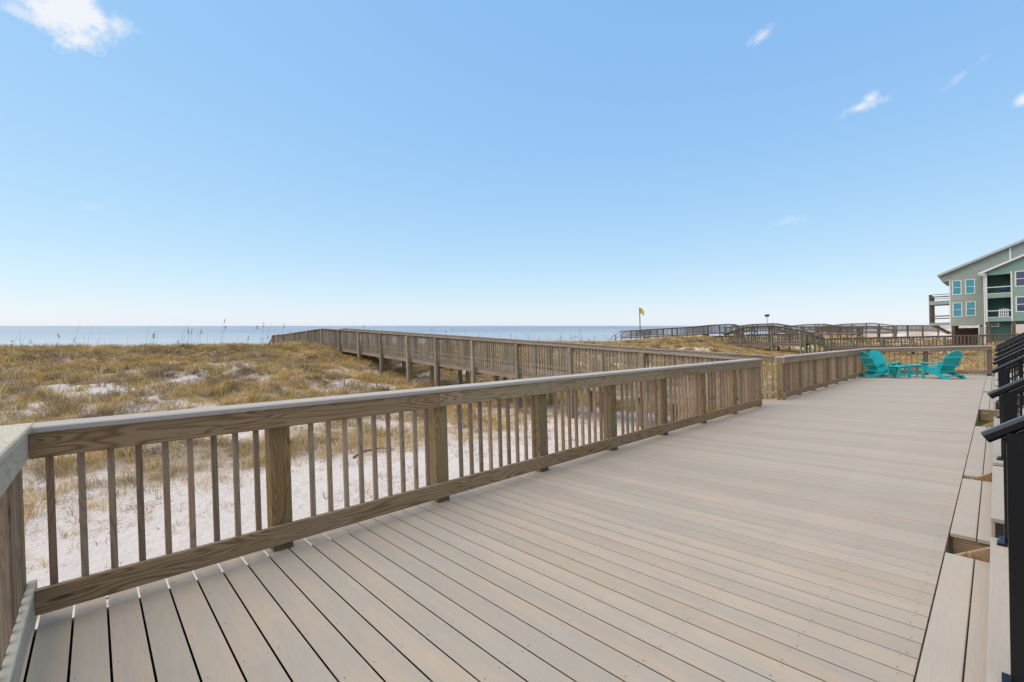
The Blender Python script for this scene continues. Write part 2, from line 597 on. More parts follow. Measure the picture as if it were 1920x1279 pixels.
def fbm(x, y, s, seed, n=4):
    a, t, w = 0, 0, 1.0
    for k in range(n):
        a = a + w * vnoise(x, y, s / 2 ** k, seed + k)
        t += w
        w *= 0.5
    return a / t


def sstep(a, b, x):
    t = np.clip((x - a) / (b - a), 0, 1)
    return t * t * (3 - 2 * t)


def ground_z(x, y):
    x, y = np.asarray(x, float), np.asarray(y, float)
    base = -1.05 - 0.012 * np.clip(x, 0, 60) + 0.22 * (fbm(x, y, 7.0, 3) - 0.5)
    crest = 1.40 - 0.024 * np.clip(x + 3, 0, 45) + 0.30 * (fbm(x, y * 0.6, 9.0, 21) - 0.5)
    crest = crest + 0.50 * sstep(36, 52, x) * sstep(34, 24, y)
    low = sstep(70, 84, x)
    crest = crest * (1 - low) + (-0.2) * low
    start = 10.5 + 3.0 * (fbm(x, y, 10.0, 8) - 0.5) + 5.0 * sstep(4, 12, x) * sstep(26, 15, x)
    t = np.clip((y - start) / (30.0 - start), 0, 1)
    prof = t * (0.45 + 0.55 * t * (2 - t))
    z = base + (crest - base) * prof
    z = z + (0.50 * (fbm(x, y, 3.0, 33) - 0.5) + 0.26 * (vnoise(x, y, 0.95, 41) - 0.5)) * np.clip(t * 3, 0, 1) * sstep(33, 28, y)
    back = sstep(31.5, 52, y)
    z = z * (1 - back) + (-5.2) * back
    # the landward side lies just under the deck level
    land = sstep(1.5, 0.2, y)
    zl = -0.32 + SU * np.clip(x, 0, 26) + 0.10 * (fbm(x, y, 2.0, 5) - 0.5)
    z = z * (1 - land) + zl * land
    return z


def grass_density(x, y):
    n = fbm(x, y, 3.4, 50, 3)
    g = sstep(7.6, 11.5, y + 5.0 * (fbm(x, y, 5.0, 60) - 0.5) - 2.6 * sstep(4, 13, x))
    fleck = sstep(0.28, 0.45, fbm(x, y, 1.3, 150, 2))
    patch = sstep(0.26, 0.39, n) * (0.25 + 0.75 * fleck)
    d = g * (0.15 + 0.85 * patch)
    d = np.maximum(d, g * sstep(21, 26, y) * (0.6 + 0.4 * fleck))
    right = np.maximum(sstep(12.9, 13.8, x) * sstep(3.9, 5.2, y), sstep(24.8, 26.0, x) * sstep(-14.0, -12.0, y))
    d = np.maximum(d, right * (0.3 + 0.7 * sstep(0.32, 0.46, n)))
    return d * sstep(36, 33, y)


def build_ground():
    xs = np.concatenate([np.arange(-140, -16, 6), np.arange(-16, 46, 0.4), np.arange(46, 110, 1.6), np.arange(110, 900, 30)])
    ys = np.concatenate([np.arange(-120, -4, 8), np.arange(-4, 36, 0.4), np.arange(36, 90, 2.5)])
    X, Y = np.meshgrid(xs, ys)
    Z = ground_z(X, Y)
    nx, ny = len(xs), len(ys)
    v = np.stack([X, Y, Z], -1).reshape(-1, 3)
    idx = np.arange(nx * ny).reshape(ny, nx)
    f = np.stack([idx[:-1, :-1], idx[:-1, 1:], idx[1:, 1:], idx[1:, :-1]], -1).reshape(-1, 4)
    me = bpy.data.meshes.new('ground')
    me.from_pydata(v.tolist(), [], f.tolist())
    me.polygons.foreach_set('use_smooth', [True] * len(f))
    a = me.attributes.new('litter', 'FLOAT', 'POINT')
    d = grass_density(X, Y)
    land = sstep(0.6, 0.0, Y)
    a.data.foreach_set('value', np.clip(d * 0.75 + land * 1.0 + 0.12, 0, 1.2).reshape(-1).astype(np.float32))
    me.materials.append(MATS['sand'])
    o = link(bpy.data.objects.new('ground', me))
    tag(o, 'white sand of the dunes and beach', None, None, 'structure')


build_ground()


def build_sea():
    n = SEA_N
    Hs = 6.2

    def pt(x, y):
        return (x, y, EYE + (-Hs - n.x * x - n.y * y) / n.z)
    xs = [-60000, -20000, -6000, -1500, -400, -100, 0, 150, 500, 1500, 6000, 20000, 60000]
    ys = [58, 120, 300, 900, 3000, 9000, 25000, 60000]
    v = [pt(x, y) for y in ys for x in xs]
    w = len(xs)
    f = [(j * w + i, j * w + i + 1, (j + 1) * w + i + 1, (j + 1) * w + i) for j in range(len(ys) - 1) for i in range(w - 1)]
    tag(mesh_obj('sea', v, f, 'sea_water'), 'calm blue sea reaching the horizon', None, None, 'structure')


build_sea()

# ------------------------------------------------------------------ deck
PITCH, GAP = 0.1445, 0.0100
DECK_Y0, DECK_Y1 = 0.252, 3.86
deck = empty('deck')
tag(deck, 'long deck of grey and tan composite boards', None, None, 'structure')
BW = PITCH - GAP
tilt_v = Vector((0, 1, SV)).normalized()
screws = []
kb = 0
xb = -0.2665 - 3 * PITCH
JOISTS = [3.64, 3.30, 2.86, 2.42, 1.98, 1.54, 1.10, 0.66, 0.30]
while xb < 24.35:
    y1 = DECK_Y1 if xb < 11.05 or xb > 12.5 else 5.0
    xc = xb + PITCH / 2
    j = random.uniform(-0.0003, 0.0003)
    p0 = Vector((xc, DECK_Y0, dz(xc, DECK_Y0) - 0.0125 + j))
    p1 = Vector((xc, y1, dz(xc, y1) - 0.0125 + j))
    bo = beam('deck_board', p0, p1, BW, 0.025, 'composite_board', deck, c=0.003)
    bo.data = board_mesh((p1 - p0).length)
    if xb < 7:
        for yj in JOISTS:
            for s in (-1, 1):
                sx = xc + s * (BW / 2 - 0.020) + random.uniform(-.004, .004)
                sy = yj + random.uniform(-.012, .012)
                screws.append((sx, sy, dz(sx, sy) + 0.0012 + j))
    xb += PITCH
sv_, sf_ = [], []
for (sx, sy, sz) in screws:
    b0 = len(sv_)
    for q in range(6):
        a = q * math.pi / 3
        sv_.append((sx + 0.0032 * math.cos(a), sy + 0.0032 * math.sin(a), sz))
    sf_.append(tuple(range(b0, b0 + 6)))
mesh_obj('screw_heads', sv_, sf_, 'screw_head', deck)['kind'] = 'stuff'
for yj in JOISTS[1:]:
    beam('joist', (-0.7, yj, dz(-0.7, yj) - 0.122), (24.3, yj, dz(24.3, yj) - 0.122), 0.04, 0.19, 'underdeck_shade', deck)
for yj, hh in ((0.272, 0.19), (3.620, 0.42)):
    beam('rim_joist', (-0.7, yj, dz(-0.7, yj) - 0.03 - hh / 2), (24.3, yj, dz(24.3, yj) - 0.03 - hh / 2), 0.04, hh, 'lumber_x', deck)
beam('gap_blocker', (-0.7, 3.575, dz(-0.7, 3.575) - 0.70), (24.3, 3.575, dz(24.3, 3.575) - 0.70), 0.02, 1.30, 'underdeck_shade', deck)  # added unseen black sheet, blocks the lit sand from showing through the gaps
for yj in (0.9, 3.2):
    for xk in np.arange(0.0, 24.5, 2.4):
        stick('support_post', xk, yj, -1.9, dz(xk, yj) - 0.225, 0.14, 0.14, 'lumber_z', deck)


# ------------------------------------------------------------------ deck railings
def deck_railing(name, label, a, b, inward, post_s, z_of, ext=(0.0, 0.0), cap_mat='cap_wood', rail_mat='lumber_x',
                 joints=(), bal_skip=None, nb=9, cap_ext=(0.0, 0.0), group=None, bal=(0.187, 0.130), post_mat='lumber_z'):
    """Rail run from a to b (plan). inward: unit plan vector to the deck side. Rails are nailed on the inner side of posts and balusters."""
    a, b = Vector((*a, 0)), Vector((*b, 0))
    d = (b - a).normalized()
    L = (b - a).length
    n = Vector((*inward, 0))
    t = thing(name, label, 'railing', (a.x, a.y, 0), group=group)
    o = Vector((a.x, a.y, 0))

    def P(s, off, zz):
        p = a + d * s - n * off          # off > 0: outward from the inner face
        return Vector((p.x, p.y, z_of(p.x, p.y) + zz)) - o
    cuts = [-ext[0]] + [j for j in joints if 0 < j < L] + [L + ext[1]]
    for s0, s1 in zip(cuts[:-1], cuts[1:]):
        g0 = 0.0015 if s0 > 0 else 0
        e0 = -cap_ext[0] if s0 == cuts[0] else 0
        e1 = cap_ext[1] if s1 == cuts[-1] else 0
        beam('cap', P(s0 + g0 + e0, 0.098, 1.0755), P(s1 - 0.0015 + e1, 0.098, 1.0755), 0.225, 0.037, cap_mat, t, c=0.007)
        beam('top_rail', P(s0 + g0, 0.019, 0.985), P(s1 - 0.0015, 0.019, 0.985), 0.038, 0.14, rail_mat, t)
    cuts2 = [-ext[0]] + [j + 1.43 for j in joints if 0 < j + 1.43 < L] + [L + ext[1]]
    for s0, s1 in zip(cuts2[:-1], cuts2[1:]):
        g0 = 0.0015 if s0 > 0 else 0
        beam('bottom_rail', P(s0 + g0, 0.019, 0.119), P(s1 - 0.0015, 0.019, 0.119), 0.038, 0.14, rail_mat, t)
    for s in post_s:
        p = P(s, 0.038 + 0.070 + random.uniform(0, .002), 0)
        stick('post', p.x, p.y, p.z - 1.0, p.z + 1.055, 0.14, 0.14, post_mat, t, c=0.005)
    for s0, s1 in zip(post_s[:-1], post_s[1:]):
        k0 = s0 + bal[0]
        k = 0
        while k0 + k * bal[1] < s1 - 0.11:
            s = k0 + k * bal[1] + random.uniform(-.004, .004)
            p = P(s, 0.038 + 0.0165, 0)
            stick('baluster', p.x, p.y, p.z + 0.055 + random.uniform(-.01, .01), p.z + 1.05, 0.033, 0.033, 'baluster_wood', t, c=0.002, rz=random.uniform(-.03, .03))
            k += 1
    return t


YR = 3.615
posts1 = [1.005 + 1.434 * k + 0.27 for k in range(-1, 8)]
deck_railing('deck_railing', 'nearest brown lumber railing with square balusters between deck and sand', (-0.27, YR), (11.02, YR), (0, -1),
             posts1, dz, joints=(2.67, 6.9), cap_ext=(0.0, 0.02), bal=(0.23, 0.131))
# the end run beside the camera, paler and greener
XE = -0.272
deck_railing('deck_railing', 'pale greenish railing end beside the camera with a split bottom rail', (XE, 3.80), (XE, -1.6), (1, 0),
             [0.09, 1.5, 2.9, 4.3], lambda x, y: dz(x, y) + 0.004, cap_mat='pale_wood', rail_mat='pale_wood', bal=(0.15, 0.11))
deck_railing('deck_railing', 'railing past the boardwalk opening running up to the teal chairs', (12.63, YR), (23.75, YR), (0, -1),
             [0.07 + 1.40 * k for k in range(0, 9)], dz, joints=(2.87, 7.0), bal=(0.17, 0.128))
deck_railing('deck_railing', 'railing closing the far end of the deck behind the teal chairs', (23.80, 3.80), (23.80, 0.11), (-1, 0),
             [0.25, 1.9, 3.62], dz, bal=(0.2, 0.175), rail_mat='old_wood_x', post_mat='old_wood_z')


# ------------------------------------------------------------------ boardwalks
def profile(pts):
    ys = [p[0] for p in pts]
    zs = [p[1] for p in pts]
    return lambda y: float(np.interp(y, ys, zs))


# deck heights of the boardwalk that leaves the deck
WZ = profile([(3.8, dz(11.8, 3.8)), (5.0, -0.285), (30.3, 1.235), (38.7, 1.05), (41.4, 1.05), (44.5, -0.5)])
WX0, WX1 = 11.14, 12.63


def walk_railing(name, label, x, side, y0, y1, post_ys, zf, rail=1.085, far=False, mats=('grey_wood_x', 'grey_wood_z', 'grey_wood_z'), group=None, step=0.125, post_out=True, leg=True, cap_w=0.15, bend=None):
    """A railing along y at plan x. side = -1/+1: which side is outside."""
    t = thing(name, label, 'railing', (x, y0, 0), group=group)
    ks = sorted(set([y0, y1] + [y for y in (bend or []) if y0 < y < y1]))
    W = lambda xx, yy, zz: Vector((xx - x, yy - y0, zz))
    for a, b in zip(ks[:-1], ks[1:]):
        za, zb = zf(a), zf(b)
        beam('cap', W(x, a, za + rail - .018), W(x, b, zb + rail - .018), cap_w, 0.036, mats[0], t)
        beam('top_rail', W(x - side * .03, a, za + rail - .10), W(x - side * .03, b, zb + rail - .10), 0.036, 0.10, mats[0], t)
        beam('bottom_rail', W(x - side * .03, a, za + .12), W(x - side * .03, b, zb + .12), 0.036, 0.09, mats[0], t)
    for y in post_ys:
        zg = float(ground_z(x, y)) - 0.35 if leg else zf(y) - 0.3
        zg = min(zg, zf(y) - 0.3)
        stick('post', side * (0.085), y - y0, zg, zf(y) + rail - .045, 0.13, 0.13, mats[2], t, c=0.006)
    bys = np.arange(y0 + 0.06, y1, step)
    if far:
        joined('balusters', [(W(x, y, zf(y) + .06), W(x, y, zf(y) + rail - .04), 0.06, 0.06) for y in bys], mats[1], t)
    else:
        for y in bys:
            if min(abs(y - p) for p in post_ys) < 0.04:
                continue
            yy = y + random.uniform(-.006, .006)
            stick('baluster', 0.0, yy - y0, zf(yy) - 0.02, zf(yy) + rail - .037, 0.034, 0.034, mats[1], t, c=0.002)
    return t


PYS = [4.25, 6.63, 9.2, 11.65, 14.2, 16.83, 19.25, 22.0, 24.66, 27.42, 30.29, 33.13, 35.81, 38.65, 41.35]
walk_railing('boardwalk_railing', 'weathered railing of the boardwalk over the dune, side toward the left', WX0, -1, 3.85, 41.4, PYS, WZ, bend=[5.0, 30.3, 38.7])
walk_railing('boardwalk_railing', 'weathered railing of the boardwalk over the dune, far side joining the deck corner', WX1 + 0.06, 1, 3.85, 41.4, PYS, WZ, bend=[5.0, 30.3, 38.7], step=0.13)


def boardwalk(name, label, x0, x1, y0, y1, zf, bend, mat='grey_wood_x', far=False, piles=(), group=None):
    t = thing(name, label, 'boardwalk', ((x0 + x1) / 2, y0, 0), group=group)
    xm = (x0 + x1) / 2
    W = lambda xx, yy, zz: Vector((xx - xm, yy - y0, zz))
    ks = sorted(set([y0, y1] + [b for b in bend if y0 < b < y1]))
    ys = np.arange(y0 + 0.07, y1, 0.1445)
    joined('planks', [(W(x0 - .03, y, zf(y) - .018), W(x1 + .03, y, zf(y) - .018), 0.137, 0.034) for y in ys], mat, t)
    for a, b in zip(ks[:-1], ks[1:]):
        for xx in (x0 + .02, x1 - .02):
            beam('side_beam', W(xx, a, zf(a) - .14), W(xx, b, zf(b) - .14), 0.04, 0.20, mat, t)
    for y in piles:
        for xx in (x0 + .12, x1 - .12):
            zg = min(float(ground_z(xx, y)) - .3, zf(y) - .4)
            stick('pile', xx - xm, y - y0, zg, zf(y) - .2, 0.14, 0.14, 'grey_wood_z', t)
        beam('cross_beam', W(x0 - .06, y, zf(y) - .30), W(x1 + .06, y, zf(y) - .30), 0.05, 0.16, mat, t)
    return t


boardwalk('boardwalk', 'weathered plank boardwalk climbing from the deck over the dune', WX0 + 0.03, WX1 + 0.03, 5.02, 41.4, WZ, [30.3, 38.7], piles=[6.9, 9.5, 12.0, 14.5, 17.1, 19.5, 22.3, 25.0])
# beach steps at the sea end of the boardwalk
st = thing('boardwalk_steps', 'wooden steps falling to the beach past the boardwalk end', 'steps', (WX0, 41.4, 0))
for k in range(8):
    box('tread', 0.0, WX1 - WX0, 0.05 + 0.3 * k, 0.34 + 0.3 * k, 0.85 - 0.19 * k, 0.89 - 0.19 * k, 'grey_wood_x', st)
for xx in (0.0, WX1 - WX0 + 0.04):
    beam('handrail', (xx, 0.0, 2.12), (xx, 2.6, 0.55), 0.14, 0.04, 'grey_wood_x', st)
    for k in range(4):
        stick('post', xx, 0.3 + 0.7 * k, -0.9 - .4 * k, 1.92 - 0.42 * k, 0.09, 0.09, 'grey_wood_z', st)

OLD = ('old_wood_x', 'old_wood_z', 'old_wood_z')
GRN = ('old_wood_x', 'old_wood_z', 'green_post_wood')
# boardwalks farther along the beach: each crosses the dune with a raised middle
FAR = [(65.0, 24.0, 43.0, [(18.0, 0.45), (23.0, 0.50), (25.3, 1.25), (28.0, 1.24), (31.0, 1.05), (42.2, 0.82)], 'beside the flag pole'),
       (84.0, 14.0, 34.0, [(10.0, 0.2), (22.3, 0.65), (25.5, 1.35), (29.0, 1.35), (34.0, 0.9)], 'second beyond the flag pole'),
       (104.0, 12.0, 32.0, [(10.0, 0.2), (20.0, 0.5), (23.0, 1.15), (26.0, 1.15), (32.0, 0.7)], 'third beyond the flag pole'),
       (128.0, 8.0, 30.0, [(8.0, 0.2), (15.5, 0.5), (19.0, 1.15), (24.0, 1.15), (30.0, 0.6)], 'farthest of those beyond the flag pole')]
for i, (x, y0, y1, pr, where) in enumerate(FAR):
    zf = profile(pr)
    bend = [p[0] for p in pr]
    py = list(np.arange(y0 + 0.2, y1, 2.4))
    nm = 'dark weathered boardwalk crossing the dune, '
    boardwalk('boardwalk', nm + where, x, x + 1.6, y0, y1, zf, bend, 'old_wood_x', True, py[::2])
    for s, xx, sd in ((-1, x, 'near side'), (1, x + 1.6, 'sea-facing far side')):
        walk_railing('boardwalk_railing', 'dark railing, ' + ('near' if s < 0 else 'far') + ' side of the boardwalk ' + where, xx, s, y0, y1, py, zf, far=True, mats=OLD, step=0.21, bend=bend)
# sloping handrail at the beach end of the boardwalk by the flag
t = thing('beach_stair_rail', 'sloping handrail where the boardwalk by the flag meets the beach', 'railing', (65.0, 43.0, 0))
for xx in (0, 1.6):
    beam('handrail', (xx, -0.2, 1.90), (xx, 2.6, 0.30), 0.14, 0.05, 'old_wood_x', t)
    stick('post', xx, 1.0, -1.2, 1.2, 0.12, 0.12, 'old_wood_z', t)
# lower platform with green-stained posts in front of them
zl = profile([(12.0, -0.17), (24.0, -0.28)])
pyl = [13.9, 16.6, 19.8, 22.8]
boardwalk('boardwalk', 'low weathered platform standing on green-stained posts', 54.0, 56.2, 13.6, 23.0, zl, [], 'old_wood_x', True, pyl)
walk_railing('boardwalk_railing', 'low platform railing with green-stained posts, side toward the deck', 54.0, -1, 13.6, 23.0, pyl, zl, far=True, mats=GRN, step=0.22, cap_w=0.22)
walk_railing('boardwalk_railing', 'low platform railing with green-stained posts, side away from the deck', 56.2, 1, 13.6, 23.0, pyl, zl, far=True, mats=GRN, step=0.22)
zr = profile([(14.0, -0.18), (17.5, 0.75), (20.5, 0.75), (23.0, 0.0)])
walk_railing('boardwalk_railing', 'hump-backed handrail rising behind the low platform', 58.0, -1, 13.6, 23.0, [14, 16, 18, 20, 22], zr, far=True, mats=OLD, step=0.3, bend=[17.5, 20.5], cap_w=0.3)
# return run and the long run toward the green house
t = thing('boardwalk_railing', 'short return of the platform railing running away from the deck', 'railing', (54.0, 13.6, 0))
for zz, hh in ((0.88, .05), (0.80, .1), (-0.05, .1)):
    beam('rail', (0, 0, zz), (6.0, -0.4, zz - .5), 0.12, hh, 'old_wood_x', t)
for k in range(5):
    stick('post', 0.05 + 1.45 * k, -.1 * k - .08, -1.9, 0.86 - .12 * k, 0.16, 0.16, 'green_post_wood', t)
joined('balusters', [((k * .3, -.02 * k, -.05 - .025 * k), (k * .3, -.02 * k, .8 - .025 * k), .05, .05) for k in range(20)], 'old_wood_z', t)
zc = profile([(-4.0, -0.72), (13.2, -0.90)])
pyc = list(np.arange(-3.6, 13.2, 2.35))
boardwalk('boardwalk', 'long dark boardwalk passing in front of the green house', 60.0, 61.7, -3.8, 13.2, zc, [], 'old_wood_x', True, pyc[::2])
walk_railing('boardwalk_railing', 'long dark railing in front of the green house, side toward the deck', 60.0, -1, -3.8, 13.2, pyc, zc, far=True, mats=GRN, step=0.24, rail=1.1)
walk_railing('boardwalk_railing', 'long dark railing in front of the green house, house side', 61.7, 1, -3.8, 13.2, pyc, zc, far=True, mats=GRN, step=0.29, rail=1.1)

# ------------------------------------------------------------------ stairs on the landward side
STAIRS = [(1.0, 4.06, 'nearest'), (4.49, 6.34, 'second'), (6.50, 10.19, 'third'), (12.69, 16.50, 'fourth'), (16.85, 23.4, 'fifth')]
RISE, RUN = 0.165, 0.262
for (xa, xb_, nth) in STAIRS:
    t = thing('entry_steps', nth + ' flight of pale composite steps along the deck edge', 'steps', (xa, 0, 0))
    for k in range(6):
        yo = 0.245 - RUN * k - (0.004 if k else 0)
        if k:
            yo = 0.040 - RUN * (k - 1)
        wid = (0.131, 0.131)
        y = yo
        for w in wid:
            zc0, zc1 = [dz(xx, 0.1) + RISE * k - 0.0125 for xx in (xa, xb_)]
            beam('tread_board', (0, y - w / 2, zc0), (xb_ - xa, y - w / 2, zc1), w, 0.025, 'composite_step', t, c=0.003)
            y -= w + 0.006
        if k < 5:
            yr = 0.030 - RUN * k
            beam('riser', (0.004, yr, dz(xa, 0) + RISE * (k + .5) - 0.012), (xb_ - xa - .004, yr, dz(xb_, 0) + RISE * (k + .5) - .012), 0.016, RISE - 0.027, 'composite_step', t, c=0.001)
    for xx in (xa + 0.03, xb_ - 0.03, xb_ + 0.021):
        z0 = dz(xx, 0.1)
        if xx > xb_:      # cut stringer seen in the gap past the flight
            plate('stringer', [(xx - xa, 0.20, z0 - 0.015), (xx - xa, -1.25, z0 - .015 + 1.45 * RISE / RUN), (xx - xa, -1.25, z0 - 0.30 + 1.45 * RISE / RUN * .75), (xx - xa, 0.0, z0 - 0.30), (xx - xa, 0.20, z0 - 0.30)], (1, 0, 0), 0.038, 'lumber_x', t)
        else:
            beam('bearer', (xx - xa, 0.23, z0 - .125), (xx - xa, -0.05, z0 - .125), 0.038, 0.19, 'lumber_x', t)

RAILS = [(2.36, 'nearest'), (4.02, 'second'), (6.75, 'third'), (8.75, 'fourth'), (10.15, 'fifth'), (12.75, 'sixth'), (16.45, 'seventh'), (18.9, 'eighth'), (23.3, 'farthest')]
for (x, nth) in RAILS:
    z0 = dz(x, 0)
    t = thing('stair_handrail', nth + ' black metal stair handrail along the landward deck edge', 'handrail', (x, 0, 0), group='black stair handrails')
    sl = 0.70
    tip = Vector((0, 0.032, z0 + 1.045))
    end = tip + Vector((0, -1.75, -1.75 * -sl))
    beam('handrail', tip, end, 0.052, 0.038, 'black_metal', t, c=0.010)
    beam('under_rail', tip + Vector((0, -.05, -.01)), end + Vector((0, 0, -.045)), 0.036, 0.030, 'black_metal', t)
    beam('bottom_rail', (0, -0.08, z0 + 0.27), (0, -1.70, z0 + 0.27 + 1.62 * sl), 0.036, 0.036, 'black_metal', t)
    for yy, b0 in ((-0.050, RISE), (-1.36, RISE * 6)):
        ht = z0 + 1.045 + (0.032 - yy) * sl - 0.03
        stick('post', 0, yy, z0 + b0, ht, 0.060, 0.060, 'black_metal', t, c=0.002)
        box('base_plate', -.05, .05, yy - .05, yy + .052, z0 + b0, z0 + b0 + .012, 'black_metal', t)
    box('bracket', -0.10, -0.035, -0.03, 0.012, z0 + RISE + .001, z0 + RISE + 0.016, 'black_metal', t)
    for k in range(12):
        yy = -0.16 - 0.1 * k
        stick('baluster', 0, yy, z0 + 0.26 + (-yy - .08) * sl, z0 + 1.03 + (0.032 - yy) * sl, 0.018, 0.018, 'black_metal', t, c=0.001)


# ------------------------------------------------------------------ chairs and tables
def make_chair(label, loc, face):
    rz = math.atan2(-face[0], face[1])
    t = thing('adirondack_chair', label, 'chair', (loc[0], loc[1], dz(*loc)), rz, 'teal chairs at the end of the deck')
    T = 'teal_plastic'
    for s in (-1, 1):
        x = s * 0.275
        plate('rear_leg', [(x, 0.46, 0.385), (x, 0.46, 0.29), (x, 0.30, 0.24), (x, -0.40, 0.0), (x, -0.56, 0.0), (x, -0.50, 0.09), (x, -0.12, 0.23), (x, 0.15, 0.33), (x, 0.36, 0.385)], (s, 0, 0), 0.028, T, t)
        x2 = s * 0.305
        plate('front_leg', [(x2, 0.44, 0.0), (x2, 0.34, 0.0), (x2, 0.30, 0.535), (x2, 0.44, 0.535)], (s, 0, 0), 0.028, T, t)
        out = [(0.215, -0.36), (0.215, 0.40), (0.235, 0.50), (0.30, 0.53), (0.37, 0.50), (0.395, 0.40), (0.385, 0.15), (0.325, -0.16), (0.30, -0.36)]
        plate('arm', [(s * a, b, 0.537 - 0.03 * (0.5 - b)) for a, b in (out if s > 0 else out[::-1])], (0, 0, 1), 0.026, T, t)
        plate('arm_bracket', [(s * .335, 0.33, 0.535), (s * .335, 0.43, 0.535), (s * .335, 0.40, 0.40)], (s, 0, 0), 0.024, T, t)
    for k in range(6):
        u = k / 5
        y = 0.455 - 0.60 * u
        z = 0.393 - 0.15 * u - 0.03 * math.sin(u * math.pi)
        beam('seat_slat', (-0.30, y, z), (0.30, y, z), 0.105, 0.022, T, t, c=0.005, roll=0.22)
    bx, by, bzz = 0, -0.13, 0.24
    lean = math.radians(27)
    up = Vector((0, -math.sin(lean), math.cos(lean)))
    nb = Vector((0, math.cos(lean), math.sin(lean)))
    lens = [0.66, 0.775, 0.83, 0.85, 0.83, 0.775, 0.66]
    for k in range(7):
        c0 = (k - 3) * 0.073
        c1 = (k - 3) * 0.094
        h = lens[k]
        w0, w1 = 0.030, 0.039
        hl = h - 0.035 if k <= 3 else h
        hr = h - 0.035 if k >= 3 else h
        if k < 3:
            hl, hr = h - 0.05, h + 0.01
        elif k > 3:
            hl, hr = h + 0.01, h - 0.05
        else:
            hl = hr = h - 0.01
        base = Vector((bx, by, bzz))
        pts = [base + Vector((c0 - w0, 0, 0)), base + Vector((c0 + w0, 0, 0)), base + Vector((c1 + w1, 0, 0)) + up * hr, base + Vector((c1, 0, 0)) + up * (max(hl, hr) + 0.006), base + Vector((c1 - w1, 0, 0)) + up * hl]
        plate('back_slat', pts, nb, 0.022, T, t)
    for hh, ww in ((0.30, 0.32), (0.60, 0.30), (0.02, 0.29)):
        p = Vector((0, by, bzz)) + up * hh - nb * 0.014
        beam('back_brace', p + Vector((-ww, 0, 0)), p + Vector((ww, 0, 0)), 0.025, 0.085, T, t, roll=-lean)
    beam('rear_crossbar', (-0.31, -0.40, 0.125), (0.31, -0.40, 0.125), 0.09, 0.025, T, t, roll=-0.33)
    return t


make_chair('teal slatted chair against the side railing seen from behind', (21.95, 3.12), (0.66, -0.75))
make_chair('teal slatted chair whose fan back faces the camera beside the deck corner', (23.10, 3.10), (-0.72, -0.69))
make_chair('teal slatted chair turned away, nearest the stair handrails', (21.75, 1.30), (0.64, 0.77))


def make_table(label, loc, rz):
    t = thing('side_table', label, 'table', (loc[0], loc[1], dz(*loc)), rz, 'small teal tables between the chairs')
    T = 'teal_plastic'
    for k in range(5):
        y = (k - 2) * 0.096
        beam('top_slat', (-0.245, y, 0.44), (0.245, y, 0.44), 0.088, 0.022, T, t, c=0.004)
    for sx in (-1, 1):
        for sy in (-1, 1):
            stick('leg', sx * 0.205, sy * 0.19, 0.0, 0.428, 0.05, 0.028, T, t)
        beam('apron', (sx * 0.205, -0.19, 0.40), (sx * 0.205, 0.19, 0.40), 0.025, 0.055, T, t)
        beam('stretcher', (sx * 0.205, -0.176, 0.14), (sx * 0.205, 0.176, 0.14), 0.022, 0.05, T, t)
    beam('shelf_slat', (-0.19, 0, 0.175), (0.19, 0, 0.175), 0.12, 0.02, T, t)
    return t


make_table('small teal slatted table in front, between the chairs', (21.55, 2.45), 0.9)
make_table('small teal slatted table behind the front one', (22.45, 2.12), 0.5)

# ------------------------------------------------------------------ green house
K = 1.114
HX = 78.0


def hy(y):
    return y * K


def hz(z):
    return EYE + (z - EYE) * K


house = thing('beach_house', 'grey-green two-storey beach house on stilts with sea-side balconies', 'house', (HX, 0, 0))
WT = 'white_trim'


def hbox(name, x0, x1, ya, yb, za, zb, mat, parent=None):
    y0, y1 = sorted((hy(ya), hy(yb)))
    z0, z1 = sorted((hz(za), hz(zb)))
    return box(name, x0, x1, y0, y1, z0, z1, mat, house if parent is None else parent)


def wall_with_holes(name, x, depth, ya, yb, za, top_fn, holes, mat, parent):
    """Vertical wall at plan x over [ya, yb] with rectangular holes and a sloping top: built of strips."""
    ycuts = sorted(set([ya, yb] + [h[0] for h in holes] + [h[1] for h in holes]))
    vs, fs = [], []
    for a, b in zip(ycuts[:-1], ycuts[1:]):
        m = (a + b) / 2
        spans = [(za, None)]
        hs = sorted([h for h in holes if h[0] < m < h[1]], key=lambda h: h[2])
        z = za
        segs = []
        for h in hs:
            segs.append((z, z, h[2], h[2]))
            z = h[3]
        segs.append((z, z, top_fn(a), top_fn(b)))
        for (a0, b0, a1, b1) in segs:
            if a1 - a0 < 1e-3:
                continue
            k = len(vs)
            for xx in (x, x + depth):
                vs += [(xx, hy(a), hz(a0)), (xx, hy(b), hz(b0)), (xx, hy(b), hz(b1)), (xx, hy(a), hz(a1))]
            fs += [(k, k + 1, k + 2, k + 3), (k + 7, k + 6, k + 5, k + 4), (k, k + 4, k + 5, k + 1), (k + 1, k + 5, k + 6, k + 2), (k + 2, k + 6, k + 7, k + 3), (k + 3, k + 7, k + 4, k)]
    return mesh_obj(name, vs, fs, mat, parent)


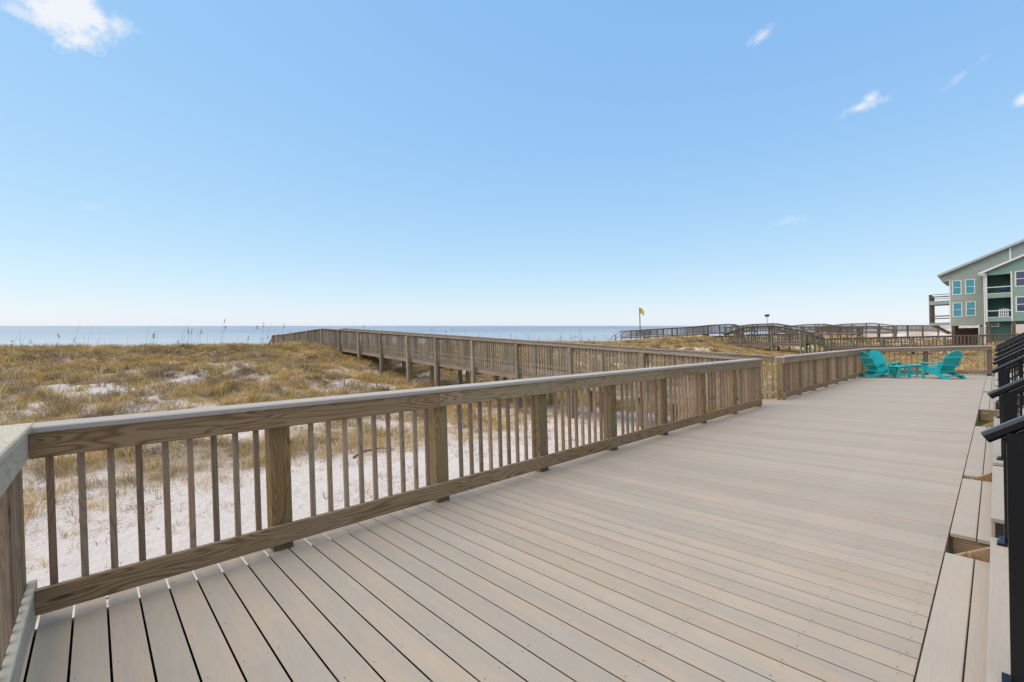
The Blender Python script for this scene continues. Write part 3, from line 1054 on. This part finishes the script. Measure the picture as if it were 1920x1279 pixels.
def window(y0, y1, z0, z1, x, gl, parent):
    w = empty('window', (0, 0, 0), parent=parent)
    fw = 0.09
    bxs = [((x - .04), y0, y1, z0, z0 + fw), ((x - .04), y0, y1, z1 - fw, z1), ((x - .04), y0, y0 + fw, z0 + fw, z1 - fw), ((x - .04), y1 - fw, y1, z0 + fw, z1 - fw), (x - .02, y0 + fw, y1 - fw, (z0 + z1) / 2 - .03, (z0 + z1) / 2 + .03)]
    for i, (xx, a, b, c, d_) in enumerate(bxs):
        hbox('frame' if i < 4 else 'sash', xx, x + .10, a, b, c, d_, WT, w)
    zm = (z0 + z1) / 2
    hbox('pane', x + .03, x + .05, y0 + fw, y1 - fw, zm + .03, z1 - fw, gl, w)
    hbox('pane', x + .05, x + .07, y0 + fw, y1 - fw, z0 + fw, zm - .03, gl, w)
    return w


slope = 0.446
roof_z = lambda y: 7.24 + (3.47 - y) * slope
wins = [(2.51, 3.27, 4.62, 6.22), (1.47, 2.25, 4.63, 6.24), (2.48, 3.26, 2.19, 3.78), (1.44, 2.23, 2.23, 3.82)]
wall_with_holes('wall', 0.0, 0.2, -6.0, 3.47, 1.28, roof_z, [(a + .03, b - .03, c + .03, d_ - .03) for a, b, c, d_ in wins], 'siding_grey_green', house)
for a, b, c, d_ in wins:
    window(a, b, c, d_, 0.0, 'blue_glass', house)
hbox('sea_wall', 0.2, 9.0, 3.30, 3.47, 1.28, 6.4, 'siding_grey_green')
hbox('back_wall', 8.8, 9.0, -6.0, 3.30, 1.28, 6.4, 'siding_grey_green')
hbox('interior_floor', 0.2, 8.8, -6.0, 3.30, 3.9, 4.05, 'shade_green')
hbox('corner_trim', -0.03, 0.15, 3.40, 3.50, 1.28, 6.45, WT)
hbox('floor_band', 0.0, 9.0, -6.0, 3.47, 1.20, 1.275, 'siding_grey_green')
# roof slab: rises away from the sea
rf = plate('roof', [(-0.5, hy(4.42), hz(roof_z(4.42) + .03)), (9.6, hy(4.42), hz(roof_z(4.42) + .03)), (9.6, hy(-6.4), hz(roof_z(-6.4) + .03)), (-0.5, hy(-6.4), hz(roof_z(-6.4) + .03))], (0, 0, 1), 0.16, 'roof_metal', house)
plate('rake_board', [(-0.54, hy(4.44), hz(roof_z(4.44) - .06)), (-0.54, hy(4.44), hz(roof_z(4.44) + .10)), (-0.54, hy(-6.4), hz(roof_z(-6.4) + .10)), (-0.54, hy(-6.4), hz(roof_z(-6.4) - .06))], (1, 0, 0), 0.03, 'rake_grey', rf)
plate('eave_soffit', [(-0.05, hy(4.40), hz(roof_z(4.4) - .02)), (-0.05, hy(4.05), hz(6.16)), (-0.05, hy(3.47), hz(6.22)), (-0.05, hy(3.47), hz(roof_z(3.47) - .02))], (1, 0, 0), 9.0, 'siding_grey_green', rf)
hbox('roof_step_trim', -0.10, -0.02, -1.18, -1.02, 7.6, 9.18, WT)
# sea-side balconies
for zt, zb, zr, zmid, nm in ((4.09, 3.68, 4.84, 4.55, 'upper'), (1.62, 1.29, 2.43, 2.15, 'lower')):
    b = hbox('balcony', 0.3, 6.0, 3.47, 5.22, zb, zt, 'siding_grey_green')
    for zz in (zr, zmid):
        for xx in (0.32, 5.9):
            hbox('rail', xx, xx + .08, 3.47, 5.22, zz - .07, zz, 'old_wood_x', b)
        hbox('rail', 0.4, 5.98, 5.13, 5.21, zz - .07, zz, 'old_wood_x', b)
for xx in (0.33, 2.0, 3.9, 5.85):
    hbox('balcony_post', xx, xx + .14, 5.07, 5.20, 1.62, 4.84, 'old_wood_z')
for xx in (0.6, 5.2):
    plate('brace', [(xx, hy(5.10), hz(1.28)), (xx, hy(4.80), hz(1.28)), (xx, hy(3.50), hz(0.30)), (xx, hy(3.75), hz(0.28))], (1, 0, 0), 0.22, 'old_wood_x', house)
# stilts and the fence under the floor
for yy in (3.25, 1.15, -0.9, -3.0, -5.2):
    for xx in (0.05, 4.4, 8.6):
        hbox('stilt', xx, xx + .3, yy - .13, yy + .13, -2.2, 1.28, 'old_wood_z')
hbox('under_fence', 3.0, 3.1, 1.3, 3.2, -2.0, 0.93, 'old_wood_z')
hbox('under_trim', -0.04, 0.05, 1.20, 1.30, -0.5, 1.30, WT)
hbox('store_wall', 0.0, 0.2, 0.6, 1.20, -2.0, 1.05, 'siding_grey_green')
# nearer wing with recessed balconies
wing = thing('house_wing', 'nearer green wing of the beach house with recessed balconies and white rails', 'house', (74.6, 0, 0))
K2 = 74.6 / 67.0


def wy(y):
    return y * K2


def wz(z):
    return EYE + (z - EYE) * K2


def wbox(name, x0, x1, ya, yb, za, zb, mat, parent=None):
    y0, y1 = sorted((wy(ya), wy(yb)))
    z0, z1 = sorted((wz(za), wz(zb)))
    return box(name, x0, x1, y0, y1, z0, z1, mat, wing if parent is None else parent)


wroof = lambda y: 6.66 + (0.72 - y) * 0.48
_K = K
K = K2
wall_with_holes('wall', 0.0, 0.2, -6.0, 0.72, 1.55, wroof, [(-1.05, 0.57, 1.96, 3.94), (-1.05, 0.57, 4.36, 6.28), (-2.25, -1.36, 4.95, 6.44), (-2.27, -1.38, 2.44, 3.92)], 'siding_green', wing)
for a, b, c, d_ in ((-2.28, -1.33, 4.92, 6.47), (-2.30, -1.35, 2.41, 3.95)):
    w = window(a, b, c, d_, 0.0, 'dark_glass', wing)
K = _K
wbox('side_wall', 0.2, 3.2, 0.55, 0.72, 1.2, 6.6, 'siding_green')
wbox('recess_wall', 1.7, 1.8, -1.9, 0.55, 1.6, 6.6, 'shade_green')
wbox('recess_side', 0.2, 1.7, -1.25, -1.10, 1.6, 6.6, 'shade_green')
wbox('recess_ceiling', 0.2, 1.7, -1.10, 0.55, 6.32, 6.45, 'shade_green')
for zb, zt, zr in ((3.96, 4.34, 5.07), (1.58, 1.94, 2.68)):
    b = wbox('balcony_floor', 0.2, 1.7, -1.10, 0.55, zb, zt, 'siding_green')
    wbox('rail', -0.03, 0.05, -1.05, 0.57, zr - .08, zr, WT, b)
    wbox('rail', -0.03, 0.05, -1.05, 0.57, zt + .02, zt + .08, WT, b)
for ya, yb in ((0.57, 0.72), (-1.16, -1.05)):
    wbox('corner_trim', -0.05, -0.002, ya, yb, 1.55, 6.5, WT)
wbox('downpipe', -0.12, -0.06, 0.74, 0.82, -1.5, 6.3, WT)
for yy in (0.55, -1.2, -3.2):
    wbox('stilt', 0.05, 0.35, yy - .14, yy + .14, -2.2, 1.55, 'old_wood_z')
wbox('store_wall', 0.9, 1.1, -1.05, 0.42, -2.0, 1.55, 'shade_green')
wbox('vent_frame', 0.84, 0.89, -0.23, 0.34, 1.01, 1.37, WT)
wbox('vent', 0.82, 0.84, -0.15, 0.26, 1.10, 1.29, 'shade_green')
wr = plate('roof', [(-0.45, wy(1.15), wz(wroof(1.15))), (6.0, wy(1.15), wz(wroof(1.15))), (6.0, wy(-6), wz(wroof(-6))), (-0.45, wy(-6), wz(wroof(-6)))], (0, 0, 1), 0.14, 'roof_metal', wing)
plate('rake_board', [(-0.50, wy(1.16), wz(wroof(1.16) - .08)), (-0.50, wy(1.16), wz(wroof(1.16) + .12)), (-0.50, wy(-6), wz(wroof(-6) + .12)), (-0.50, wy(-6), wz(wroof(-6) - .08))], (1, 0, 0), 0.03, WT, wr)
plate('eave_soffit', [(-0.40, wy(1.13), wz(wroof(1.13) - .05)), (-0.40, wy(0.95), wz(6.25)), (-0.40, wy(0.72), wz(6.30)), (-0.40, wy(0.72), wz(wroof(0.72) - .05))], (1, 0, 0), 5.0, WT, wr)
# furniture on the balconies
t = thing('balcony_chair', 'white slatted chair on the lower recessed balcony', 'chair', (75.2, wy(-0.55), wz(1.94)))
for k in range(5):
    stick('back_slat', -.3, -0.32 + .16 * k, 0.0, 0.95 + .06 * math.sin(k / 4 * math.pi), 0.03, 0.09, 'white_plastic', t)
box('seat', -.3, .25, -.38, .38, .40, .45, 'white_plastic', t)
for sy in (-.38, .34):
    box('arm', -.3, .25, sy, sy + .05, .62, .66, 'white_plastic', t)
    for sx in (-.28, .2):
        box('leg', sx, sx + .05, sy, sy + .05, 0.0, .62, 'white_plastic', t)
t = thing('balcony_chair', 'dark blue chair on the upper recessed balcony', 'chair', (75.3, wy(-0.62), wz(4.36)))
plate('backrest', [(-.25, -.33, .42), (-.25, .33, .42), (-.32, .28, .95), (-.32, -.28, .95)], (1, 0, 0), .04, 'navy_cloth', t)
box('seat', -.25, .3, -.33, .33, .40, .45, 'navy_cloth', t)
for sy in (-.3, .26):
    for sx in (-.24, .25):
        box('leg', sx, sx + .04, sy, sy + .04, 0, .40, 'dark_box', t)

# ------------------------------------------------------------------ flag, box on a pole, palm
t = thing('flag_pole', 'thin pole flying a small yellow flag above the dune', 'flag', (66.0, 39.9, 0))
stick('pole', 0, 0, -0.2, 5.6, 0.14, 0.14, 'old_wood_z', t, c=0.04)
fv, ff = [], []
for i in range(9):
    for j in range(6):
        u, v_ = i / 8, j / 5
        fv.append((0.12 * math.sin(u * 5 + v_), -0.07 - 0.75 * u, 5.5 - 0.9 * v_ - 0.32 * u * u + .05 * math.sin(u * 6)))
for i in range(8):
    for j in range(5):
        ff.append((i * 6 + j, i * 6 + j + 1, (i + 1) * 6 + j + 1, (i + 1) * 6 + j))
fl = mesh_obj('flag', fv, ff, 'flag_cloth', t, True)
md = fl.modifiers.new('thickness', 'SOLIDIFY')
md.thickness = 0.015
t = thing('nest_box', 'dark box on a thin pole above the boardwalks', 'box', (70.0, 22.07, 0))
stick('pole', 0, 0, -1.0, 3.25, 0.07, 0.07, 'pole_metal', t, c=0.02)
box('housing', -.22, .22, -.24, .24, 3.22, 3.50, 'dark_box', t)
plate('lid', [(-.28, -.28, 3.49), (.28, -.28, 3.49), (.20, .30, 3.58), (-.20, .30, 3.58)], (0, 0, 1), .03, 'dark_box', t)

t = thing('palm_tree', 'palm with dry drooping fronds in front of the green house', 'palm', (44.0, -2.75, 0))
tv, tf = [], []
for k in range(9):
    z = -1.3 + k * 0.62
    r = 0.17 - 0.006 * k + 0.015 * (k % 2)
    for q in range(8):
        tv.append((r * math.cos(q * math.pi / 4), r * math.sin(q * math.pi / 4), z))
for k in range(8):
    for q in range(8):
        tf.append((k * 8 + q, k * 8 + (q + 1) % 8, k * 8 + 8 + (q + 1) % 8, k * 8 + 8 + q))
mesh_obj('trunk', tv, tf, 'palm_trunk', t)
for k in range(16):
    a = k * 2 * math.pi / 16 + random.uniform(-.15, .15)
    L = random.uniform(1.0, 1.45)
    rise = random.uniform(-.1, 0.75)
    v, f = [], []
    dirv = Vector((math.cos(a), math.sin(a), 0))
    side = Vector((-math.sin(a), math.cos(a), 0))
    for j in range(14):
        u = j / 13
        c = dirv * (L * u) + Vector((0, 0, 3.65 + rise * u - (0.7 + rise) * u * u * 1.2))
        for s in (-1, 1):
            ll = 0.42 * math.sin(max(u, .08) * math.pi * .9)
            tip = c + side * (s * ll) + dirv * (0.18) + Vector((0, 0, -0.16 - .1 * u))
            b0 = len(v)
            v += [c + dirv * .03, c - dirv * .03, tip]
            f.append((b0, b0 + 1, b0 + 2))
    mesh_obj('frond', v, f, 'palm_frond', t)


# ------------------------------------------------------------------ dune grass
def blades(px, py, height, spread, width, n, colors, lean=0.5, zoff=0.0):
    """n blades for each tuft position; each blade a curved strip of 2 quads and a tip."""
    k = len(px)
    R = lambda *s: rng.random(s)
    ang = R(k, n) * 2 * math.pi
    rad = np.sqrt(R(k, n)) * spread[:, None]
    bx = px[:, None] + rad * np.cos(ang)
    by = py[:, None] + rad * np.sin(ang)
    bz = ground_z(bx, by) - 0.02 + zoff
    h = height[:, None] * (0.45 + 0.65 * R(k, n))
    la = ang + (R(k, n) - 0.5) * 1.6
    out = h * lean * (0.25 + 0.95 * R(k, n))
    dx, dy = np.cos(la) * out, np.sin(la) * out
    wa = R(k, n) * math.pi
    wx, wy_ = np.cos(wa), np.sin(wa)
    w = (width[:, None] * (0.7 + 0.6 * R(k, n)))
    V = []
    for u, ww in ((0.0, 1.0), (0.5, 0.85)):
        cx, cy, cz = bx + dx * u * u, by + dy * u * u, bz + h * (u - 0.12 * u * u)
        V.append(np.stack([cx - wx * w * ww / 2, cy - wy_ * w * ww / 2, cz], -1))
        V.append(np.stack([cx + wx * w * ww / 2, cy + wy_ * w * ww / 2, cz], -1))
    V.append(np.stack([bx + dx, by + dy, bz + h * (0.88 - 0.25 * lean)], -1))
    V = np.stack(V, 2).reshape(-1, 3)
    nb = k * n
    base = np.arange(nb)[:, None] * 5
    F = np.concatenate([base + np.array([[0, 1, 3]]), base + np.array([[0, 3, 2]]), base + np.array([[2, 3, 4]])], 0)
    C = np.repeat(colors[:, None, :], n, 1) * (0.72 + 0.56 * R(k, n))[..., None]
    C = np.repeat(C.reshape(nb, 1, 3), 5, 1).reshape(-1, 3)
    return V, F, C


def mesh_from_arrays(name, parts, mat, label, kind='stuff'):
    vs, fs, cs, off = [], [], [], 0
    for V, F, C in parts:
        vs.append(V)
        fs.append(F + off)
        cs.append(C)
        off += len(V)
    V, F, C = np.concatenate(vs), np.concatenate(fs), np.concatenate(cs)
    me = bpy.data.meshes.new(name)
    me.vertices.add(len(V))
    me.vertices.foreach_set('co', V.astype(np.float32).reshape(-1))
    me.loops.add(len(F) * 3)
    me.loops.foreach_set('vertex_index', F.astype(np.int32).reshape(-1))
    me.polygons.add(len(F))
    me.polygons.foreach_set('loop_start', np.arange(0, len(F) * 3, 3, dtype=np.int32))
    me.update(calc_edges=True)
    ca = me.color_attributes.new('tint', 'FLOAT_COLOR', 'POINT')
    ca.data.foreach_set('color', np.concatenate([C, np.ones((len(C), 1))], 1).astype(np.float32).reshape(-1))
    me.materials.append(MATS[mat])
    o = link(bpy.data.objects.new(name, me))
    o['label'] = label
    o['kind'] = kind
    return o


PAL = np.array([[0.70, 0.45, 0.165], [0.63, 0.42, 0.175], [0.58, 0.405, 0.135], [0.45, 0.325, 0.125], [0.55, 0.39, 0.24], [0.31, 0.22, 0.145], [0.76, 0.55, 0.29]])
THATCH = np.array([[0.52, 0.40, 0.285], [0.42, 0.31, 0.22], [0.30, 0.215, 0.155]])


def pick_colors(x, y):
    k = len(x)
    zone = fbm(x, y, 1.5, 90, 3)
    zone = (zone - zone.min()) / (zone.max() - zone.min() + 1e-6)
    idx = np.clip((zone * 1.25 - 0.12 + (rng.random(k) - 0.5) * 0.75) * 6, 0, 5.99).astype(int)
    idx = np.where(rng.random(k) < 0.12, 6, idx)
    return PAL[idx]


def scatter(x0, x1, y0, y1, n):
    x = rng.random(n) * (x1 - x0) + x0
    y = rng.random(n) * (y1 - y0) + y0
    keep = rng.random(n) < grass_density(x, y)
    # stay off the deck, the boardwalk and the low sand strip beside it
    keep &= ~((x > 10.7) & (x < 13.0) & (y < 34) & (ground_z(x, y) > -0.45 + 0.06 * (y - 5)))
    keep &= ~((y < 4.1) & (x < 25))
    x, y = x[keep], y[keep]
    # keep what stands in the wedge the photograph looks into, with a margin
    fx, fy = x * 0.6812 + y * 0.7320, x * 0.7316 - y * 0.6811
    k2 = np.abs(fy) < fx * 1.4 + 3
    return x[k2], y[k2]


parts = []
for (x0, x1, y0, y1, n) in ((-14, 24, 6, 36, 32000), (24, 64, -4, 36, 22000), (64, 130, -12, 36, 8000)):
    x, y = scatter(x0, x1, y0, y1, n)
    k = len(x)
    dist = np.hypot(x, y)
    hgt = 0.17 + 0.22 * rng.random(k) + 0.30 * (rng.random(k) < 0.2) * (0.4 + fbm(x, y, 2.0, 77))
    wd = np.clip(0.00062 * dist, 0.006, 0.04)
    parts.append(blades(x, y, hgt, 0.07 + 0.10 * rng.random(k), wd, 22, pick_colors(x, y), lean=1.1))
    # low dead thatch at the feet of the tufts
    xt, yt = x + rng.normal(0, .12, k), y + rng.normal(0, .12, k)
    parts.append(blades(xt, yt, hgt * 0.4, 0.24 + 0.12 * rng.random(k), wd, 8, THATCH[rng.integers(0, 3, k)], lean=2.0))
    # bigger, darker hummocks of grass among them
    m = rng.random(k) < 0.05
    xh, yh = x[m], y[m]
    kh = len(xh)
    hc = PAL[rng.choice([3, 3, 5, 5, 2, 1], kh)] * (0.62 + 0.3 * rng.random(kh))[:, None]
    parts.append(blades(xh, yh, 0.32 + 0.26 * rng.random(kh), 0.16 + 0.14 * rng.random(kh), wd[m] * 1.1, 46, hc, lean=0.85))
# taller thin growth along the crest
n = 1500
x = np.concatenate([rng.random(800) * 24 - 10, 12.8 + rng.random(700) * 40])
y = 28.6 + rng.random(n) * 3.4
parts.append(blades(x, y, 0.22 + 0.30 * rng.random(n) ** 2, np.full(n, 0.06), np.full(n, 0.012), 6, PAL[rng.choice([3, 3, 5, 1], n)] * 0.7, lean=0.45))
mesh_from_arrays('dune_grass', parts, 'dune_grass', 'golden and olive dune grass covering the sand')

# sparse plants and straw on the open sand beside the deck
n = 4200
x = rng.random(n) * 17 - 5
y = 4.2 + rng.random(n) ** 0.8 * 9.0
keep = rng.random(n) < np.clip(0.10 + 0.9 * sstep(5.0, 10, y), 0, 1) * (0.12 + 0.88 * sstep(0.42, 0.60, fbm(x, y, 1.7, 120, 3)))
x, y = x[keep], y[keep]
x = np.concatenate([x, [0.35, 0.45, 0.62, 0.25, -0.5, -0.7, -0.35, -0.6, -0.45]])
y = np.concatenate([y, [5.0, 5.2, 5.1, 5.3, 6.0, 6.4, 5.2, 5.0, 7.4]])
k = len(x)
cl = PAL[rng.choice([0, 1, 4, 5, 6], k)]
sp = [blades(x, y, 0.08 + 0.20 * rng.random(k) ** 1.5, 0.03 + 0.10 * rng.random(k), np.full(k, 0.006), 11, cl, lean=1.3),
      blades(x, y, 0.04 + 0.05 * rng.random(k), 0.25 + 0.25 * rng.random(k), np.full(k, 0.007), 14, THATCH[rng.integers(0, 3, k)], lean=3.5)]
mesh_from_arrays('sparse_grass', sp, 'dune_grass', 'thin dry tufts and straw scattered on the white sand')

# green grass on the landward side, between the flights of steps
n = 3600
x = 9.95 + rng.random(n) * 2.9
y = 0.20 - rng.random(n) ** 1.3 * 2.2
cl = np.array([[0.36, 0.36, 0.060], [0.44, 0.39, 0.085], [0.27, 0.28, 0.05], [0.36, 0.26, 0.11]])[rng.integers(0, 4, n)]
hg = 0.10 + (0.10 + 0.34 * sstep(0.10, -0.25, y)) * rng.random(n)
mesh_from_arrays('lawn_grass', [blades(x, y, hg, np.full(n, 0.08), np.full(n, 0.008), 9, cl, lean=0.8)], 'dune_grass', 'yellow-green grass between the flights of steps')


# sea oats along the crest: tall stalks with drooping seed heads
def sea_oats():
    n = 300
    x = np.concatenate([rng.random(130) * 26 - 9, 13 + rng.random(170) * 34])
    y = 28.3 + rng.random(n) * 4.0
    V, F, C = [], [], []
    for i in range(n):
        zg = float(ground_z(x[i], y[i]))
        h = random.uniform(0.5, 1.0) if random.random() < 0.7 else random.uniform(1.0, 1.7)
        a = random.uniform(-0.5, 0.5)
        lean = random.uniform(0.02, 0.30) * h
        ex, ey = lean * math.cos(a) * 0.8, -lean * math.sin(a)
        col = np.array((0.16, 0.13, 0.09)) * random.uniform(0.6, 1.5)
        w = 0.006
        rows = 5
        b0 = len(V)
        for j in range(rows):
            u = j / (rows - 1)
            cxx, cyy, czz = x[i] + ex * u * u, y[i] + ey * u * u, zg + h * u
            for s, (qx, qy) in enumerate(((-w, w), (w, -w))):
                V.append((cxx + qx * (1 - .5 * u) * .7, cyy + qy * (1 - .5 * u) * .7, czz))
                C.append(col)
        for j in range(rows - 1):
            q = b0 + 2 * j
            F.append((q, q + 1, q + 3))
            F.append((q, q + 3, q + 2))
        if random.random() < 0.3:
            tx, ty, tz = x[i] + ex, y[i] + ey, zg + h
            for m in range(random.randint(5, 10)):
                u = random.random() * 0.30
                px, py, pz = tx - ex * u * .6, ty - ey * u * .6, tz - u * 0.9
                ll = random.uniform(.03, .08)
                ox, oy, oz = random.uniform(-.03, .05), random.uniform(-.05, .03), -ll
                b1 = len(V)
                V += [(px, py, pz), (px + ox + .009, py + oy - .009, pz + oz * .5), (px + ox, py + oy, pz + oz * 1.6), (px + ox - .009, py + oy + .009, pz + oz * .5)]
                C += [col * 1.15] * 4
                F += [(b1, b1 + 1, b1 + 2), (b1, b1 + 2, b1 + 3)]
    mesh_from_arrays('sea_oats', [(np.array(V), np.array(F), np.array(C))], 'dune_grass', 'thin dark sea oat stalks standing on the dune crest')


sea_oats()


# ------------------------------------------------------------------ debris on the sand
def twig(label, pts, r):
    """A bent dry stem: a tapering five-sided tube through pts."""
    v, f = [], []
    pts = [Vector(p) for p in pts]
    for i, p in enumerate(pts):
        d = (pts[min(i + 1, len(pts) - 1)] - pts[max(i - 1, 0)]).normalized()
        a = d.cross(Vector((0.3, 0.2, 1))).normalized()
        b = d.cross(a)
        rr = r * (1 - 0.7 * i / (len(pts) - 1))
        for q in range(5):
            an = q * 2 * math.pi / 5
            v.append(p + a * (rr * math.cos(an)) + b * (rr * math.sin(an)))
    for i in range(len(pts) - 1):
        for q in range(5):
            f.append((i * 5 + q, i * 5 + (q + 1) % 5, i * 5 + 5 + (q + 1) % 5, i * 5 + 5 + q))
    f += [(4, 3, 2, 1, 0), tuple(len(v) - 5 + q for q in range(5))]
    tag(mesh_obj('dry_stem', v, f, 'dry_stalk', None, True), label, 'stem')


def gz(x, y, h=0.0):
    return (x, y, float(ground_z(x, y)) + h)


twig('tall bent dry stem arching over the sand near the railing post', [gz(0.72, 4.9), gz(0.66, 5.0, .3), gz(0.64, 5.05, .52), gz(0.70, 5.1, .60), gz(0.85, 5.15, .52), gz(1.05, 5.2, .30), gz(1.22, 5.2, .12)], 0.006)
twig('long dark stem lying on the sand near the deck corner', [gz(-0.20, 5.75, .02), gz(-0.08, 5.85, .05), gz(0.10, 5.95, .06), gz(0.24, 6.0, .03)], 0.016)
twig('short dark stem lying beside the longer one near the deck corner', [gz(-0.20, 5.55, .02), gz(-0.06, 5.6, .04), gz(0.10, 5.68, .03)], 0.014)
twig('brown dry stem curled on the sand beyond the second post', [gz(4.1, 9.6, .03), gz(4.4, 9.7, .10), gz(4.8, 9.7, .10), gz(5.1, 9.6, .03)], 0.03)

scene.render.film_transparent = False
